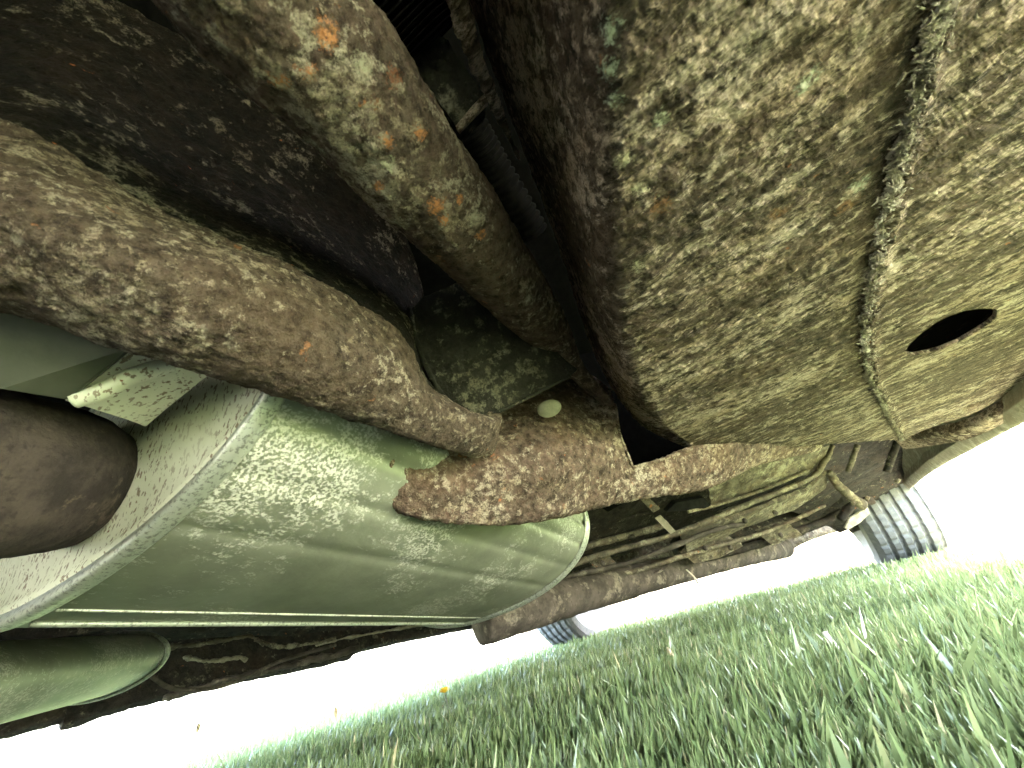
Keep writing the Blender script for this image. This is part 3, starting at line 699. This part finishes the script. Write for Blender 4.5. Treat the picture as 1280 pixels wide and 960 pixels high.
for (pts_, r_, mt) in [
    ([(705, 690, 1.0), (790, 668, 1.0), (835, 655, 1.0)], .012, 'under'), ([(705, 662, 1.0), (760, 652, 1.0), (815, 640, 1.0)], .008, 'dark'),
    ([(740, 728, 1.02), (800, 712, 1.04), (870, 690, 1.08), (960, 664, 1.16), (1030, 632, 1.2)], .009, 'under'),
    ([(860, 702, 1.2), (940, 682, 1.24), (1020, 656, 1.3), (1052, 640, 1.3)], .018, 'dark'),
    ([(900, 640, 1.06), (960, 622, 1.08), (1012, 600, 1.1)], .006, 'brownpipe'),
    ([(745, 742, 1.05), (820, 716, 1.08), (842, 700, 1.1), (878, 690, 1.12)], .005, 'brownpipe')]:
    tube('underbody_rail', pts_, r_, M[mt], car, n=60, seg=12, amp=.003, sc=45, flat=.7)
for poly in [[(850, 690, 1.1), (866, 676, 1.1), (905, 670, 1.12), (930, 682, 1.14), (900, 698, 1.14), (868, 704, 1.12)], [(735, 700, 1.0), (760, 692, 1.0), (772, 706, 1.0), (748, 716, 1.0)], [(950, 668, 1.2), (985, 655, 1.2), (1002, 668, 1.22), (965, 682, 1.22)]]:
    slab('mounting_bracket', poly, .02, M['under'], car, sub=3, amp=.004, sc=40)
for (x, y, d) in [(752, 703, .98), (880, 684, 1.08), (912, 684, 1.1), (790, 670, .98), (930, 650, 1.0), (968, 640, 1.04), (975, 668, 1.18)]:
    tube('bolt', [(x, y, d), (x+2, y+2, d-.008)], .006, M['brownpipe'], car, n=3, seg=6)
tube('front_axle', [(850, 690, 1.5), (900, 675, 1.55), (1000, 650, 1.6), (1060, 622, 1.5)], .05, M['dark'], car, n=60, seg=18, amp=.012, sc=14)
tube('front_hub', [(860, 690, 1.45), (885, 684, 1.45)], [.06, .055], M['brownpipe'], car, n=10, seg=24)
# exhaust pipe far
tube('exhaust_pipe', [(600, 775, .80), (660, 760, .86), (740, 738, .98), (830, 716, 1.15), (925, 694, 1.35), (980, 685, 1.6)], [.044, .042, .040, .038, .036, .036], M['brownpipe'], car, n=100, seg=30, amp=.002, sc=20)
# wheel well interior and struts
slab('wheel_housing', [(1030, 545, 1.25), (1180, 530, 1.25), (1170, 570, 1.4), (1110, 640, 1.6), (1050, 665, 1.6), (990, 640, 1.5)], .02, M['dark'], car, sub=4, amp=.01, sc=12)
tube('strut', [(1035, 590, 1.12), (1055, 614, 1.12), (1078, 632, 1.12)], [.010, .012, .014], M['under'], car, n=30, seg=12, amp=.004, sc=50)
tube('strut', [(1072, 556, 1.15), (1060, 590, 1.15)], .007, M['under'], car, n=14, seg=10, amp=.001)
tube('strut', [(1122, 552, 1.15), (1108, 590, 1.15)], .009, M['dark'], car, n=14, seg=10, amp=.001)
tube('strut', [(1050, 650, 1.2), (1065, 632, 1.2), (1090, 625, 1.2)], .012, M['dark'], car, n=20, seg=10, amp=.004)
slab('panel_corner', [(1056, 660, 1.15), (1062, 648, 1.15), (1085, 634, 1.15), (1088, 642, 1.15), (1075, 654, 1.15), (1060, 663, 1.15)], .006, M['pale'], car, bevel=.001)
for (x, y, d) in [(1064, 628, 1.1), (1082, 622, 1.1), (1120, 600, 1.1)]:
    tube('bolt', [(x, y, d), (x+4, y+2, d-.006)], .007, M['under'], car, n=3, seg=6)

# ---- wheels
def wheel(u, nn_, R=.325, w=.235):
    root = empty('wheel', W(u, nn_, R)); root.parent = car; root.matrix_parent_inverse = Matrix.Translation(-car.location)
    prof = []; hw = w/2
    prof += [(-hw*.70, R*.40), (-hw*.88, R*.60), (-hw*.98, R*.74), (-hw*1.02, R*.84), (-hw*.95, R*.93), (-hw*.82, R*.975)]
    xs_ = np.linspace(-hw*.78, hw*.78, 30)
    for i, x in enumerate(xs_):
        g_ = (i % 6) in (4, 5); prof.append((x, R*(1-.012*(x/hw)**2)-(.010 if g_ else 0)))
    prof += [(-a, b) for a, b in reversed(prof[:6])]
    n = 144; V = []; F = []
    for k in range(n):
        a = 2*math.pi*k/n; cr = UV_*math.cos(a)+Vector((0, 0, 1))*math.sin(a)
        for j, (x, r) in enumerate(prof):
            rr = r-(.004 if (6 <= j < 36 and (k+j//6*1) % 4 == 0) else 0)
            V.append(W(u, nn_, R)+NV_*x+cr*rr)
    p = len(prof)
    for k in range(n):
        for j in range(p-1): F.append((k*p+j, k*p+j+1, ((k+1) % n)*p+j+1, ((k+1) % n)*p+j))
    mesh_obj('tyre', V, F, M['rubber'], root, smooth=False)
    prof2 = [(-hw*.8, R*.64), (-hw*.82, R*.60), (-hw*.5, R*.56), (hw*.2, R*.52), (hw*.5, R*.3), (hw*.55, R*.02)]
    V = []; F = []; p = len(prof2); n = 60
    for k in range(n):
        a = 2*math.pi*k/n; cr = UV_*math.cos(a)+Vector((0, 0, 1))*math.sin(a)
        for x, r in prof2: V.append(W(u, nn_, R)+NV_*x*(1 if nn_ > -.5 else -1)+cr*r)
    for k in range(n):
        for j in range(p-1): F.append((k*p+j, k*p+j+1, ((k+1) % n)*p+j+1, ((k+1) % n)*p+j))
    mesh_obj('wheel_rim', V, F, M['wheelmetal'], root)
    s = -1 if nn_ > -.5 else 1
    tube('brake_drum', [W(u, nn_+s*.06, R), W(u, nn_+s*.13, R)], R*.42, M['brownpipe'], root, n=6, seg=30)
    return root
wheel(2.36, .30); wheel(2.36, -1.27); wheel(-.68, .25); wheel(-.68, -1.25)

# ------------------------------------------------------------------ small things in the grass
def ground_at(px, py, z=.03): return Pz(px, py, z)
def flower(px, py, d, col, label, size=.011):
    c = P(px, py, d); r = empty('dandelion', (c.x, c.y, 0)); tag(r, label, 'flower', 'yellow flowers in the lawn')
    tube('stem', [Vector((c.x, c.y, 0)), Vector((c.x+.003, c.y, c.z*.5)), c], .0012, M['grass'], r, n=8, seg=6)
    V = []; F = []
    for k in range(46):
        a = k*2.4; el = .1+.9*(k/46); L = size*(1-.35*el*el)
        dv = Vector((math.cos(a)*math.cos(el*1.3), math.sin(a)*math.cos(el*1.3), math.sin(el*1.3))); sd2 = Vector((-math.sin(a), math.cos(a), 0))*size*.13
        b = len(V); V += [c+sd2*.5, c-sd2*.5, c+dv*L-sd2, c+dv*L*1.08, c+dv*L+sd2]; F.append((b, b+1, b+2, b+3, b+4))
    mesh_obj('petals', V, F, col, r, smooth=False)
M['yellow'] = simple('yellow_petal', (.75, .5, .03), (.8, .62, .05), 200, .6)
M['straw'] = simple('dry_straw', (.55, .50, .38), (.68, .64, .5), 150, .7)
M['deadleaf'] = simple('dry_leaf', (.34, .24, .13), (.5, .38, .24), 90, .8)
flower(556, 866, .75, M['yellow'], 'small yellow flower at the far edge of the shaded grass', .012)
flower(1212, 866, .42, M['yellow'], 'small yellow flower half hidden in the bright grass at lower right', .007)
flower(1248, 762, .62, M['yellow'], 'yellow flower far back in the sunlit grass at right', .008)
def seedhead(px, py, d, label):
    c = P(px, py, d); r = empty('seed_head', (c.x, c.y, 0)); tag(r, label, 'plant', 'seed heads standing above the lawn')
    tube('stem', [Vector((c.x-.002, c.y, 0)), c], .0008, M['straw'], r, n=6, seg=6)
    tube('seed_spike', [c, c+Vector((.001, 0, .010)), c+Vector((.001, 0, .020))], [.0016, .0042, .001], M['deadleaf'], r, n=20, seg=10, amp=.001, sc=400)
seedhead(246, 916, .9, 'small brown seed head on a thin stem, leftmost against the glare')
seedhead(419, 896, .95, 'small brown seed head just above the grass edge, second from left')
# straw stalks
def stalk(pts, rads, label):
    V = [P(*p) for p in pts]; o = tube('dry_stalk', V, rads, M['straw'], None, n=50, seg=8, flat=.5); tag(o, label, 'straw'); return o
stalk([(1030, 790, .42), (1052, 818, .40), (1068, 842, .385), (1082, 856, .375), (1090, 880, .36)], [.0025, .0028, .0018, .0012, .001], 'pale dry grass stalk leaning over the bright grass')
stalk([(858, 712, 1.0), (868, 722, .97), (878, 738, .93)], [.002, .003, .002], 'thin pale stalk at the far rim of the grass below the exhaust pipe')
def leaf(px, py, d, L, w, az, label):
    c = P(px, py, d); V = []; F = []; k = 8
    a = Vector((math.cos(az), math.sin(az), .55)).normalized(); b = a.cross(Vector((0, 0, 1))).normalized(); nn3 = a.cross(b)
    for i in range(k+1):
        t = i/k; ww = w*math.sin(math.pi*(t*.9+.05))**.8; m_ = c+a*(t-.5)*L+nn3*.1*L*math.sin(t*4)
        V += [m_-b*ww+nn3*ww*.3, m_, m_+b*ww+nn3*ww*.4]
    for i in range(k):
        for j in range(2): F.append((i*3+j, i*3+j+1, i*3+4+j, i*3+3+j))
    o = mesh_obj('dead_leaf', V, F, M['deadleaf']); md = o.modifiers.new('thickness', 'SOLIDIFY'); md.thickness = .0004
    tag(o, label, 'leaf')
leaf(1256, 940, .29, .030, .006, 1.9, 'brown dry leaf in the lower right corner of the grass')
leaf(838, 815, .62, .020, .0035, 1.6, 'small tan dead leaf standing in the middle of the lawn')
